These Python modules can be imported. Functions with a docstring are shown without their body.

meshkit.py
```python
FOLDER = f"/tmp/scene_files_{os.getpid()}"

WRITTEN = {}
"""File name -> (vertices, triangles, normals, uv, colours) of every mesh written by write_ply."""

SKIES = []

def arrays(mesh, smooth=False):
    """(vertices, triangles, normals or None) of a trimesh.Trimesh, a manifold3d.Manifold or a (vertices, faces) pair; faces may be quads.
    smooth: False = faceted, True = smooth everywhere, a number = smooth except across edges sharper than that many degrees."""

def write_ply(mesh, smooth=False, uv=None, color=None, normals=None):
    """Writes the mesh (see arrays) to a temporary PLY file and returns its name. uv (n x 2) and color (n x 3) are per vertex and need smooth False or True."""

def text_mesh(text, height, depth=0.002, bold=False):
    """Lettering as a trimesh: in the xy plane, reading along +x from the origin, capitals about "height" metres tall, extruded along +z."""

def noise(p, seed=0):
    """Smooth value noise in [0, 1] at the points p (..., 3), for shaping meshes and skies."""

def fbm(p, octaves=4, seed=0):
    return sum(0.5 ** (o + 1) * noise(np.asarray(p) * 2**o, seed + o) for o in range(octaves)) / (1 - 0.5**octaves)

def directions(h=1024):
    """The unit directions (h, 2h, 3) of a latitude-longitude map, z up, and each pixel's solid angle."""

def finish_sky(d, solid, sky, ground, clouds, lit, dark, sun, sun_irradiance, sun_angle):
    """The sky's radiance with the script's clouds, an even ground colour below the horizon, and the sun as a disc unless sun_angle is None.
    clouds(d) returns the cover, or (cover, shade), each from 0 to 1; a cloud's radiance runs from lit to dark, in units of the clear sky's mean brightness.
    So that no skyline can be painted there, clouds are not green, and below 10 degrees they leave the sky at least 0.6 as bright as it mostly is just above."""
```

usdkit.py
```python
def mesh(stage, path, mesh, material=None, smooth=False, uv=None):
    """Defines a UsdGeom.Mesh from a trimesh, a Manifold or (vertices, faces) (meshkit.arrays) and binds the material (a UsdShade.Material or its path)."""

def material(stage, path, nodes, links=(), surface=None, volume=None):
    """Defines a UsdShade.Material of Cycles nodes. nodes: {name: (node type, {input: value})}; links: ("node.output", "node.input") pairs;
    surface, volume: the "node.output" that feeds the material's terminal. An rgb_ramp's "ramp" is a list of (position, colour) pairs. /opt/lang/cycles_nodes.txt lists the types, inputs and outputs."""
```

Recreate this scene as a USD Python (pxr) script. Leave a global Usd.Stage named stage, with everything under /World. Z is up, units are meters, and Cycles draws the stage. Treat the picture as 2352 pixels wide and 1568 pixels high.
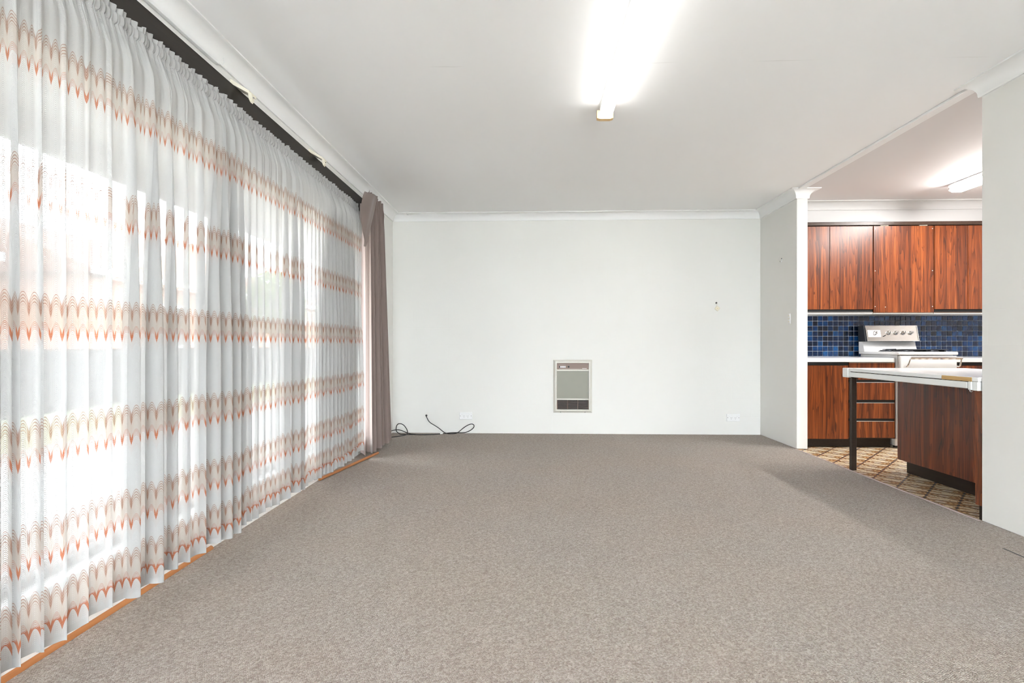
import math, random
import numpy as np, trimesh, usdkit, meshkit
from shapely.geometry import Polygon, box as sbox
from pxr import Usd, UsdGeom, UsdLux, UsdShade, Gf, Sdf

random.seed(7)
rng = np.random.default_rng(7)
stage = Usd.Stage.CreateInMemory()
UsdGeom.SetStageUpAxis(stage, 'Z')
UsdGeom.SetStageMetersPerUnit(stage, 1.0)
UsdGeom.Xform.Define(stage, '/World')
UsdGeom.Scope.Define(stage, '/World/Looks')

# ------------------------------------------------------------------ camera, sky, exposure
FPX = 1200.0
YAW = math.atan(41 / FPX)
cam = UsdGeom.Camera.Define(stage, '/World/camera')
cam.CreateHorizontalApertureAttr(36.0)
cam.CreateVerticalApertureAttr(24.0)
cam.CreateFocalLengthAttr(FPX * 36 / 2352)
cam.CreateVerticalApertureOffsetAttr(9 * 36 / 2352)
cam.CreateClippingRangeAttr((0.05, 500.0))
cam.CreateExposureAttr(2.42)
_c, _s = math.cos(YAW), math.sin(YAW)
cam.AddTransformOp().Set(Gf.Matrix4d(_c, _s, 0, 0, 0, 0, 1, 0, _s, -_c, 0, 0, 0, 0, 1.0, 1))
sky = UsdLux.DomeLight.Define(stage, '/World/sky')
sky.CreateColorAttr((0.93, 0.965, 1.04))
sky.CreateIntensityAttr(1.7)
LAMP = 2.2            # radiance of the living-room tubes
KITCHEN_LAMP = 25.0    # radiance of the kitchen diffuser

# ------------------------------------------------------------------ small node-graph language for materials
class S:
    """A socket of a Cycles node; arithmetic on it makes math nodes."""
    def __init__(self, g, ref): self.g, self.ref = g, ref
    def __add__(self, o): return self.g.m('add', self, o)
    __radd__ = __add__
    def __sub__(self, o): return self.g.m('subtract', self, o)
    def __rsub__(self, o): return self.g.m('subtract', o, self)
    def __mul__(self, o): return self.g.m('multiply', self, o)
    __rmul__ = __mul__
    def __truediv__(self, o): return self.g.m('divide', self, o)

class Graph:
    def __init__(self): self.nodes, self.links, self.k = {}, [], 0
    def n(self, kind, out, **ins):
        name = f'n{self.k}'; self.k += 1
        vals = {}
        for k, v in ins.items():
            if isinstance(v, S): self.links.append((v.ref, f'{name}.{k}'))
            else: vals[k] = v
        self.nodes[name] = (kind, vals)
        return S(self, f'{name}.{out}')
    def o(self, s, out): return S(self, s.ref.split('.')[0] + '.' + out)
    def m(self, t, a, b=0.0, c=0.0, clamp=False):
        return self.n('math', 'value', math_type=t, value1=a, value2=b, value3=c, use_clamp=clamp)
    def pos(self): return self.n('geometry', 'position')
    def xyz(self, v):
        s = self.n('separate_xyz', 'x', vector=v)
        return s, self.o(s, 'y'), self.o(s, 'z')
    def vec(self, x, y, z): return self.n('combine_xyz', 'vector', x=x, y=y, z=z)
    def mix(self, f, a, b, t='mix'): return self.n('mix', 'color', mix_type=t, fac=f, color1=a, color2=b)
    def noise(self, v, scale, detail=2.0, rough=0.5, dist=0.0):
        return self.n('noise_texture', 'fac', vector=v, scale=float(scale), detail=float(detail), roughness=rough, distortion=float(dist))
    def ramp(self, f, stops): return self.n('rgb_ramp', 'color', ramp=stops, fac=f)
    def step(self, lo, hi, v):
        return self.n('map_range', 'result', range_type='smoothstep', value=v, from_min=lo, from_max=hi, to_min=0.0, to_max=1.0)
    def bump(self, h, strength=0.3, dist=0.01): return self.n('bump', 'normal', height=h, strength=strength, distance=dist)
    def pbsdf(self, **k): return self.n('principled_bsdf', 'BSDF', **k)
    def done(self, name, surface):
        return usdkit.material(stage, f'/World/Looks/{name}', self.nodes, self.links, surface=surface.ref)

M = {}
def plain(name, col, rough=0.5, metal=0.0, **k):
    g = Graph(); M[name] = g.done(name, g.pbsdf(base_color=col, roughness=rough, metallic=metal, **k)); return M[name]

def painted(name, col, joints=True, rough=0.6):
    """Painted masonry: faint brick joints and roller stipple, colour nearly even."""
    g = Graph(); p = g.pos(); x, y, z = g.xyz(p)
    along = x + y
    br = g.n('brick_texture', 'fac', vector=g.vec(along, z, 0.0), scale=1.0, mortar_size=0.006, mortar_smooth=1.0, brick_width=0.40, row_height=0.2)
    st = g.noise(p, 120, 3)
    gate = g.noise(p, 1.3, 2)
    h = st * 0.25 + g.noise(p, 9, 3) * 1.2
    if joints: h = h - br * g.step(0.4, 0.75, gate) * 0.3
    tone = g.mix(g.noise(p, 1.1, 3), [c * 0.975 for c in col], col)
    M[name] = g.done(name, g.pbsdf(base_color=tone, roughness=rough, normal=g.bump(h, 0.35, 0.003), specular_ior_level=0.3))

painted('wall_paint', (0.80, 0.792, 0.762))
painted('white_paint', (0.86, 0.86, 0.855), joints=False, rough=0.45)
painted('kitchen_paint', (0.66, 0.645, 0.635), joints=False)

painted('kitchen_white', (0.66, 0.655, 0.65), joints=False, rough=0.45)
def ceiling_mat(name, col):
    g = Graph(); p = g.pos(); x, y, z = g.xyz(p)
    wob = (g.noise(g.vec(x, 0.0, 0.0), 3.0, 5) - 0.5) * 0.03
    d = g.m('absolute', y - 2.80 - wob)
    crack = (1.0 - g.step(0.001, 0.004, d)) * g.step(0.5, 0.62, g.noise(g.vec(x, 3.0, 0.0), 1.7, 2))
    c = g.mix(crack * 0.35, col, (0.5, 0.48, 0.46))
    M[name] = g.done(name, g.pbsdf(base_color=c, roughness=0.75, specular_ior_level=0.2, normal=g.bump(g.noise(p, 4, 2) - crack * 0.3, 0.15, 0.004)))
ceiling_mat('ceiling_paint', (0.91, 0.91, 0.91))
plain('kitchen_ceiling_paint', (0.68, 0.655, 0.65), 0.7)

def carpet_mat():
    g = Graph(); p = g.pos(); x, y, z = g.xyz(p)
    a = math.radians(32)
    u, v = x * math.cos(a) + y * math.sin(a), y * math.cos(a) - x * math.sin(a)
    q = g.vec(u * 165.0, v * 205.0, 0.0)
    vo = g.n('voronoi_texture', 'color', vector=q, scale=1.0, randomness=0.75, dimensions='2D')
    d = g.o(vo, 'distance')
    r = g.n('separate_color', 'r', color=vo)
    fleck = g.noise(g.vec(u * 260, v * 380, 0.0), 1.0, 3, 0.7)
    med = g.noise(g.vec(u * 42, v * 58, 0.0), 1.0, 3, 0.6)
    t = r * 0.34 + fleck * 0.85 + med * 0.50 - 0.35
    col = g.ramp(t, [(0.0, (0.140, 0.110, 0.089)), (0.3, (0.270, 0.223, 0.187)), (0.55, (0.390, 0.342, 0.300)), (0.8, (0.53, 0.49, 0.45)), (1.0, (0.72, 0.69, 0.655))])
    big = g.noise(g.vec(u, v, 0.0), 1.6, 3)
    col = g.mix(g.step(0.3, 0.7, big) * 0.5, col, g.mix(1.0, col, (1.05, 0.985, 0.93), 'multiply'))
    h = (1.0 - d) * 1.0 + fleck * 0.5
    M['carpet'] = g.done('carpet', g.pbsdf(base_color=col, roughness=0.95, specular_ior_level=0.1, normal=g.bump(h, 0.7, 0.006), sheen_weight=0.15))
carpet_mat()

def vinyl_mat():
    g = Graph(); x, y, z = g.xyz(g.pos())
    a = math.radians(46.7); P = 0.176
    u = (x * math.cos(a) + y * math.sin(a)) / P            # along the rows of dark diamonds
    v = (y * math.cos(a) - x * math.sin(a) - 0.004) / P    # across them
    fr = lambda s: g.m('fraction', s)
    ab = lambda s: g.m('absolute', s)
    rowd = ab(fr(v + 0.5) - 0.5)                            # 0 on a diamond row
    wavy = g.m('sine', v * 2 * math.pi) * 0.07 + g.m('sine', v * 4 * math.pi) * 0.03
    w1, w2 = fr(u + 20.0 + wavy), fr(u + 20.0 - wavy * 0.8)
    e1, e2 = ab(w1 - 0.25), ab(w2 - 0.72)
    lines = g.m('maximum', 1.0 - g.step(0.018, 0.04, e1), 1.0 - g.step(0.018, 0.04, e2))
    band = g.step(0.25, 0.28, w1) * (1.0 - g.step(0.70, 0.73, w2))
    cu, cv = fr(u + 20.0) - 0.485, fr(v) - 0.5
    rad = g.m('sqrt', cu * cu * 7.0 + cv * cv * 2.2)
    n = g.noise(g.vec(u * 5, v * 5, 0.0), 2.2, 3, 0.6, 0.6)
    rings = ab(fr(rad * 4.0 + n * 0.5) - 0.5)
    ornate = g.ramp(rings + (n - 0.5) * 0.9, [(0.0, (0.20, 0.075, 0.015)), (0.22, (0.36, 0.17, 0.05)), (0.36, (0.62, 0.42, 0.2)), (0.6, (0.80, 0.68, 0.46))])
    ornate = g.mix(1.0 - g.step(0.2, 0.3, rad), ornate, g.mix(g.step(0.1, 0.14, rad), (0.5, 0.45, 0.42), (0.88, 0.82, 0.70)))
    leafn = g.noise(g.vec(u * 7.0, v * 9.0, 4.0), 1.0, 2, 0.5, 1.5)
    cream = g.mix(g.step(0.60, 0.64, leafn), (0.86, 0.75, 0.55), (0.38, 0.14, 0.025))
    col = g.mix(band, cream, ornate)
    col = g.mix(lines, col, (0.035, 0.028, 0.022))
    du = ab(fr(u * 2.4) - 0.5)
    dia = du * 1.1 + rowd * 6.5
    fringe = 1.0 - g.step(0.55, 0.68, dia)
    col = g.mix(fringe, col, (0.42, 0.19, 0.04))
    col = g.mix(1.0 - g.step(0.40, 0.46, dia), col, (0.012, 0.018, 0.045))
    link = (1.0 - g.step(0.015, 0.03, rowd)) * g.step(0.42, 0.46, du)
    col = g.mix(link, col, (0.35, 0.42, 0.5))
    M['vinyl'] = g.done('vinyl', g.pbsdf(base_color=col, roughness=0.3, specular_ior_level=0.4))
vinyl_mat()

def laminate(name, dark, mid, light, rough=0.33):
    """Rosewood-look laminate: vertical grain with cathedral figure, offset per object."""
    g = Graph(); x, y, z = g.xyz(g.pos())
    r = g.n('object_info', 'random')
    h = x + y + r * 7.0
    zz = z + r * 11.0
    warp = g.noise(g.vec(h * 10.0, zz * 0.62, 0.0), 1.0, 1.2, 0.4)
    stripe = g.noise(g.vec(h * 24.0 + warp * 2.0, zz * 0.22, 3.0), 1.0, 2, 0.5)
    fine = g.noise(g.vec(h * 240.0, zz * 5.0, 1.0), 1.0, 3, 0.6)
    saw = g.m('fraction', warp * 15.0 + stripe * 1.2 + fine * 0.12)
    rings = saw * saw * saw
    streak = g.noise(g.vec(h * 110.0, zz * 1.2, 5.0), 1.0, 2, 0.6)
    knots = g.step(0.62, 0.74, g.noise(g.vec(h * 26.0, zz * 5.0, 9.0), 1.0, 3, 0.5, 0.8))
    t = stripe * 0.95 - rings * 0.22 + (fine - 0.5) * 0.45 + (streak - 0.5) * 0.55 + 0.02 - knots * 0.28
    col = g.ramp(t, [(0.0, dark), (0.26, [d * 0.6 + m * 0.4 for d, m in zip(dark, mid)]), (0.48, mid), (0.72, light), (1.0, [c * 1.3 for c in light])])
    M[name] = g.done(name, g.pbsdf(base_color=col, roughness=rough, specular_ior_level=0.5))
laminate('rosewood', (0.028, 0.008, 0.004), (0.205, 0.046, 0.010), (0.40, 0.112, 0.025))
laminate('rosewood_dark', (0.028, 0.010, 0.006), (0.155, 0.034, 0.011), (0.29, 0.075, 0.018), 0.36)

def stain(name, a, b, rough=0.35):
    g = Graph(); x, y, z = g.xyz(g.pos())
    n = g.noise(g.vec(x * 60, y * 3.0, z * 60), 1.0, 4, 0.6)
    M[name] = g.done(name, g.pbsdf(base_color=g.mix(n, a, b), roughness=rough, specular_ior_level=0.3, normal=g.bump(n, 0.15, 0.002)))
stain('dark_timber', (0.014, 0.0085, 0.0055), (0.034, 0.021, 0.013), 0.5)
stain('lintel_stain', (0.015, 0.0125, 0.0105), (0.030, 0.025, 0.020), 0.45)
stain('brown_trim', (0.045, 0.026, 0.018), (0.09, 0.055, 0.04), 0.3)
stain('oak', (0.33, 0.115, 0.035), (0.50, 0.22, 0.08), 0.4)
stain('raw_board', (0.45, 0.27, 0.10), (0.66, 0.45, 0.2), 0.7)

def tile_mat(k, a, b):
    g = Graph(); p = g.pos()
    n = g.noise(p, 34, 3, 0.6)
    col = g.mix(g.step(0.3, 0.7, n), a, b)
    M[f'tile_glaze_{k}'] = g.done(f'tile_glaze_{k}', g.pbsdf(base_color=col, roughness=0.06, specular_ior_level=0.6, normal=g.bump(g.noise(p, 45, 2), 0.35, 0.004)))
TILES = [((0.002, 0.010, 0.038), (0.004, 0.024, 0.082)), ((0.003, 0.023, 0.09), (0.006, 0.052, 0.175)), ((0.005, 0.042, 0.145), (0.010, 0.088, 0.26)),
         ((0.002, 0.006, 0.018), (0.004, 0.014, 0.042)), ((0.004, 0.018, 0.060), (0.009, 0.040, 0.115))]
for k, (a, b) in enumerate(TILES): tile_mat(k, a, b)

BANDS = [0.12, 0.33, 0.635, 1.01, 1.40, 1.795]     # height of each orange band on the sheer
def sheer_mat():
    g = Graph()
    uv = g.n('uvmap', 'UV', attribute='st')
    s, v, _ = g.xyz(uv)
    fr = lambda q: g.m('fraction', q)
    PER = 0.030
    t = fr(s / PER)
    sn = g.m('sine', t * math.pi)
    arch = g.m('power', sn, 0.85)                                   # scallop: round on top, cusps below
    zw = v - arch * 0.036 + 0.036                                   # level along the woven wave lines
    d = zw - BANDS[0]
    for i in range(1, len(BANDS)):
        d = d - g.m('greater_than', zw, BANDS[i] - 0.03) * (BANDS[i] - BANDS[i - 1])
    cusp = 1.0 - arch
    line = lambda p, w: 1.0 - g.step(0.0, 0.16, g.m('absolute', fr(d / p) - 0.5) - w)
    box_ = lambda a, b, e: g.step(a - e, a + e, d) * (1.0 - g.step(b - e, b + e, d))
    dagger = box_(0.036, 0.061, 0.002)
    stripe = 1.0 - g.step(0.18, 0.34, g.m('absolute', fr(v / 0.0036) - 0.5)) * 0.55
    edge = g.m('maximum', g.step(0.30, 0.55, cusp), 1.0 - g.step(0.155, 0.165, v))
    dag = dagger * g.m('minimum', g.m('add', line(0.0052, 0.05) * 0.75, edge * stripe), 1.0)
    arcs = box_(0.110, 0.149, 0.002)
    arc = arcs * g.m('minimum', line(0.0095, 0.02) * 0.85 + g.step(0.35, 0.8, cusp) * 0.5, 1.0)
    wash = box_(0.046, 0.145, 0.012)
    fringe = box_(0.0, 0.036, 0.006) * 0.07
    white = (0.425, 0.42, 0.412)
    col = g.mix(wash * (0.40 + cusp * 0.22), white, (0.36, 0.272, 0.205))
    col = g.mix(fringe, col, (0.45, 0.22, 0.12))
    col = g.mix(arc, col, (0.20, 0.068, 0.027))
    col = g.mix(dag, col, (0.34, 0.082, 0.017))
    # the knit: open holes in rows that follow the waves
    rows = g.m('absolute', fr(zw / 0.0058) - 0.5)
    cols = g.m('absolute', fr(s / 0.0050) - 0.5)
    hole = g.step(0.16, 0.30, rows) * (0.35 + 0.65 * g.step(0.10, 0.24, cols))
    hem = 1.0 - g.step(0.105, 0.112, v)
    header = g.step(2.163, 2.168, v)
    solid = g.m('maximum', hem, header)
    clear = (hole * 0.21 + 0.012) * (1.0 - solid * 0.85) * (1.0 - wash * 0.35) * (1.0 - g.m('maximum', dag, arc) * 0.6)
    haze = g.n('translucent_bsdf', 'BSDF', color=col)
    cloth = g.n('mix_closure', 'closure', fac=0.14, closure1=g.n('diffuse_bsdf', 'BSDF', color=col), closure2=haze)
    out = g.n('mix_closure', 'closure', fac=clear, closure1=cloth, closure2=g.n('transparent_bsdf', 'BSDF', color=(1, 1, 1)))
    M['sheer'] = g.done('sheer', out)
sheer_mat()

def cloth(name, col, trans=0.0):
    g = Graph(); p = g.pos()
    n = g.noise(p, 420, 2)
    c = g.mix(n, [k * 0.9 for k in col], col)
    b = g.pbsdf(base_color=c, roughness=0.85, specular_ior_level=0.15, sheen_weight=0.2, normal=g.bump(n, 0.2, 0.001))
    if trans: b = g.n('mix_closure', 'closure', fac=trans, closure1=b, closure2=g.n('translucent_bsdf', 'BSDF', color=c))
    M[name] = g.done(name, b)
cloth('mauve_cloth', (0.215, 0.168, 0.150))
cloth('lining_cloth', (0.40, 0.32, 0.30), 0.15)

plain('white_enamel', (0.86, 0.87, 0.88), 0.18)
plain('white_laminate', (0.86, 0.86, 0.86), 0.16)
plain('white_edge', (0.80, 0.81, 0.80), 0.35)
plain('white_plastic', (0.85, 0.85, 0.85), 0.3)
plain('cream_plastic', (0.80, 0.75, 0.62), 0.4)
plain('aged_plastic', (0.76, 0.52, 0.24), 0.4)
plain('black_gap', (0.008, 0.008, 0.008), 0.6)
plain('black_rubber', (0.012, 0.012, 0.012), 0.45)
plain('dark_metal', (0.045, 0.05, 0.06), 0.35, 0.5)
plain('chrome', (0.80, 0.80, 0.80), 0.06, 1.0)
plain('steel_panel', (0.66, 0.63, 0.60), 0.10, 1.0)
plain('heater_cream', (0.64, 0.62, 0.56), 0.4)
plain('heater_brown', (0.21, 0.135, 0.105), 0.45)
plain('slot', (0.06, 0.06, 0.06), 0.6)
plain('silver', (0.6, 0.6, 0.6), 0.3, 1.0)
plain('grout', (0.36, 0.40, 0.46), 0.7)
plain('carpet_edge', (0.46, 0.38, 0.36), 0.6)
plain('soffit_paint', (0.72, 0.70, 0.65), 0.7)
plain('fascia_paint', (0.62, 0.60, 0.60), 0.6)
plain('fence_paint', (0.025, 0.027, 0.031), 0.8, specular_ior_level=0.1)
plain('roof_tile', (0.20, 0.10, 0.07), 0.8)
plain('concrete', (0.76, 0.75, 0.73), 0.8)
plain('dark_glass', (0.03, 0.035, 0.04), 0.08)
plain('old_concrete', (0.30, 0.295, 0.285), 0.85)
plain('bark', (0.12, 0.08, 0.05), 0.9)
plain('cabinet_underside', (0.70, 0.68, 0.64), 0.4)
g = Graph(); p = g.pos(); xx, yy, zz = g.xyz(p)
w = g.m('absolute', g.m('fraction', (xx + zz) * 210.0) - 0.5) + g.m('absolute', g.m('fraction', (xx - zz) * 210.0) - 0.5)
M['mesh_panel'] = g.done('mesh_panel', g.pbsdf(base_color=g.mix(g.step(0.3, 0.6, w), (0.12, 0.12, 0.095), (0.29, 0.28, 0.235)), roughness=0.5, metallic=0.3))
g = Graph(); p = g.pos()
M['grass'] = g.done('grass', g.pbsdf(base_color=g.mix(g.noise(p, 6, 5, 0.7), (0.13, 0.155, 0.085), (0.25, 0.275, 0.17)), roughness=0.9))
g = Graph(); p = g.pos()
leaf = g.mix(g.noise(p, 7, 3), (0.16, 0.22, 0.12), (0.34, 0.40, 0.24))
M['leaf'] = g.done('leaf', g.n('mix_closure', 'closure', fac=0.35, closure1=g.n('diffuse_bsdf', 'BSDF', color=leaf), closure2=g.n('translucent_bsdf', 'BSDF', color=leaf)))
g = Graph(); xx, yy, zz = g.xyz(g.pos())
bk = g.n('brick_texture', 'color', vector=g.vec(xx + yy, zz, 0.0), scale=1.0, color1=(0.50, 0.20, 0.11), color2=(0.60, 0.28, 0.17), mortar=(0.62, 0.55, 0.48), mortar_size=0.012, brick_width=0.24, row_height=0.086)
M['brick'] = g.done('brick', g.pbsdf(base_color=bk, roughness=0.85))
g = Graph()
fc_ = g.n('layer_weight', 'facing', blend=0.5)
fr_ = fc_ * fc_ * fc_ * fc_ * 0.5 + 0.03
M['pane'] = g.done('pane', g.n('mix_closure', 'closure', fac=fr_, closure1=g.n('transparent_bsdf', 'BSDF', color=(0.95, 0.97, 0.96)), closure2=g.n('glossy_bsdf', 'BSDF', color=(1, 1, 1), roughness=0.0)))
for nm, st, col in (('tube_glow', LAMP, (1.0, 0.985, 0.95)), ('diffuser_glow', KITCHEN_LAMP, (1.0, 0.985, 0.96))):
    g = Graph(); M[nm] = g.done(nm, g.n('emission', 'emission', color=col, strength=st))

# ------------------------------------------------------------------ geometry helpers
def bx(x0, x1, y0, y1, z0, z1):
    m = trimesh.creation.box([x1 - x0, y1 - y0, z1 - z0]); m.apply_translation([(x0 + x1) / 2, (y0 + y1) / 2, (z0 + z1) / 2]); return m
def cb(x0, x1, y0, y1, z0, z1, c=0.002):
    """Box with chamfered edges."""
    c = min(c, 0.45 * min(x1 - x0, y1 - y0, z1 - z0)); pts = []
    for sx in (0, 1):
        for sy in (0, 1):
            for sz in (0, 1):
                P = [x1 if sx else x0, y1 if sy else y0, z1 if sz else z0]; D = [-c if sx else c, -c if sy else c, -c if sz else c]
                for k in range(3):
                    q = [P[i] + (0 if i == k else D[i]) for i in range(3)]; pts.append(q)
    return trimesh.convex.convex_hull(np.array(pts))
def cat(*ms): return trimesh.util.concatenate([m for m in ms])
def cyl(a, b, r, n=16, r2=None):
    a, b = np.array(a, float), np.array(b, float); d = b - a; L = np.linalg.norm(d)
    prof = [[0, 0], [r, 0], [r if r2 is None else r2, L], [0, L]]
    m = trimesh.creation.revolve(prof, sections=n)
    m.apply_transform(trimesh.geometry.align_vectors([0, 0, 1], d / L)); m.apply_translation(a); return m
def lathe(prof, a, d, n=24):
    m = trimesh.creation.revolve(prof, sections=n); m.apply_transform(trimesh.geometry.align_vectors([0, 0, 1], d)); m.apply_translation(a); return m
def smooth_path(pts, n=12):
    from scipy.interpolate import CubicSpline
    p = np.array(pts, float); t = np.r_[0, np.cumsum(np.sqrt(np.linalg.norm(np.diff(p, axis=0), axis=1)))]
    return CubicSpline(t, p)(np.linspace(0, t[-1], n * len(p)))
def tube(path, r, sides=8):
    p = np.asarray(path, float); t = np.gradient(p, axis=0); t /= np.linalg.norm(t, axis=1, keepdims=True) + 1e-12
    nrm = np.zeros_like(p); ref = np.array([0.3, 0.2, 0.93]); nv = np.cross(t[0], ref); nv /= np.linalg.norm(nv)
    for i in range(len(p)):
        nv = nv - t[i] * nv.dot(t[i]); nv /= np.linalg.norm(nv); nrm[i] = nv
    b = np.cross(t, nrm); ang = np.arange(sides) * 2 * np.pi / sides
    v = p[:, None] + r * (np.cos(ang)[None, :, None] * nrm[:, None] + np.sin(ang)[None, :, None] * b[:, None])
    v = v.reshape(-1, 3); F = []
    for i in range(len(p) - 1):
        for j in range(sides):
            a, c = i * sides + j, i * sides + (j + 1) % sides
            F += [[a, c, c + sides], [a, c + sides, a + sides]]
    n = len(v); v = np.vstack([v, p[0], p[-1]])
    for j in range(sides):
        F.append([n, (j + 1) % sides, j]); F.append([n + 1, n - sides + j, n - sides + (j + 1) % sides])
    return trimesh.Trimesh(v, F, process=False)
def extrude(poly, axis, a, b):
    """Extrude a 2-D polygon along an axis from a to b. axis 'x': (y,z); 'y': (x,z); 'z': (x,y)."""
    m = trimesh.creation.extrude_polygon(poly if isinstance(poly, Polygon) else Polygon(poly), b - a, engine='earcut')
    v = m.vertices.copy(); h = v[:, 2] + a
    if axis == 'x': m.vertices = np.c_[h, v[:, 0], v[:, 1]]
    elif axis == 'y': m.vertices = np.c_[v[:, 0], h, v[:, 1]]
    else: m.vertices = np.c_[v[:, 0], v[:, 1], h]
    trimesh.repair.fix_normals(m); return m

names = {}
def numbered(parent, name):
    k = (parent, name); i = names.get(k, 0); names[k] = i + 1
    return name if i == 0 else f'{name}_{i:03d}'
base_of = {}
def tag(prim, label=None, category=None, group=None, kind=None):
    for k, v in (('label', label), ('category', category), ('group', group), ('kind', kind)):
        if v: prim.SetCustomDataByKey(k, v)
    return prim
def thing(name, base, label, category, group=None, kind=None):
    x = UsdGeom.Xform.Define(stage, '/World/' + numbered('/World', name)); x.AddTranslateOp().Set(Gf.Vec3d(*map(float, base)))
    p = x.GetPrim(); base_of[str(p.GetPath())] = np.array(base, float)
    return tag(p, label, category, group, kind)
def part(parent, name, mesh, m, label=None, smooth=False, kind=None, uv=None):
    """A mesh given in world coordinates, as a part under parent (an Xform or another part)."""
    pp = str(parent.GetPath()); base = base_of.get(pp, np.zeros(3))
    v, f, n = meshkit.arrays(mesh, smooth)
    path = pp + '/' + numbered(pp, name)
    pm = usdkit.mesh(stage, path, (v - base, f), M[m], smooth=False, uv=uv)
    if n is not None:
        from pxr import Vt
        pm.CreateNormalsAttr(Vt.Vec3fArray.FromNumpy(n.astype(np.float32))); pm.SetNormalsInterpolation('vertex')
    p = pm.GetPrim(); base_of[path] = base
    return tag(p, label, kind=kind)
WORLD = stage.GetPrimAtPath('/World')
def single(name, mesh, m, label, category=None, group=None, kind=None, smooth=False, uv=None):
    return tag(part(WORLD, name, mesh, m, smooth=smooth, uv=uv), label, category, group, kind)

# ------------------------------------------------------------------ room dimensions (metres)
XL, XR, YB, H = -1.57, 2.575, 5.935, 2.5
YR = -3.4                                     # wall behind the camera
NIB_Y, NIB_X = 5.135, 2.68                    # free end and far face of the nib wall
RW_Y = 3.07                                   # end of the near right wall
KB, KR = 5.82, 5.25                           # kitchen back and right walls
WY0, WY1, WZ0, WZ1 = -0.7, 4.75, 0.20, 2.235  # window opening

single('floor', extrude([(XL, YR), (XR + 0.01, YR), (XR + 0.01, RW_Y), (2.562, RW_Y), (2.562, NIB_Y), (XR + 0.01, NIB_Y), (XR + 0.01, YB), (XL, YB)], 'z', -0.05, 0.0), 'carpet', 'brown-grey speckled loop-pile carpet covering the living room floor', 'carpet', kind='structure')
single('floor', bx(2.562, KR, 1.6, KB, -0.05, -0.002), 'vinyl', 'patterned cream, brown and black sheet vinyl floor of the kitchen', 'vinyl floor', kind='structure')
part(stage.GetPrimAtPath('/World/floor'), 'seam', bx(2.327, 2.335, 2.50, 2.655, -0.002, 0.0012), 'slot', label='short dark open seam in the carpet')
single('trim_1', cb(2.555, 2.570, RW_Y, NIB_Y, -0.004, 0.005, 0.003), 'carpet_edge', 'thin pinkish edge strip where the carpet meets the kitchen vinyl', 'edge strip', kind='structure')
single('ceiling', bx(XL, 2.63, YR, YB, H, H + 0.08), 'ceiling_paint', 'flat off-white plaster ceiling of the living room with a faint sheet joint', 'ceiling', kind='structure')
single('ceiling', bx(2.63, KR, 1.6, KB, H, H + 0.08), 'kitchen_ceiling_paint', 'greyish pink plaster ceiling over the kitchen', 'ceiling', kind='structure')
single('wall_back', bx(XL, NIB_X, YB, YB + 0.12, 0, H), 'wall_paint', 'pale cream painted wall at the back with the gas heater', 'wall', kind='structure')
wl = Polygon([(YR, -0.4), (YB + 0.12, -0.4), (YB + 0.12, H), (YR, H)], [[(WY0, WZ0), (WY1, WZ0), (WY1, WZ1), (WY0, WZ1)]])
single('wall_left', extrude(wl, 'x', XL - 0.23, XL), 'wall_paint', 'cream window wall on the left around the wide curtained window', 'wall', kind='structure')
wr = Polygon([(XL - 0.23, 0), (XR + 0.11, 0), (XR + 0.11, H), (XL - 0.23, H)], [[(-0.7, 0.03), (2.5, 0.03), (2.5, 2.35), (-0.7, 2.35)]])
single('wall_rear', extrude(wr, 'y', YR - 0.12, YR), 'wall_paint', 'plain cream wall behind the viewpoint around the added glass door', 'wall', kind='structure')
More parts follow.
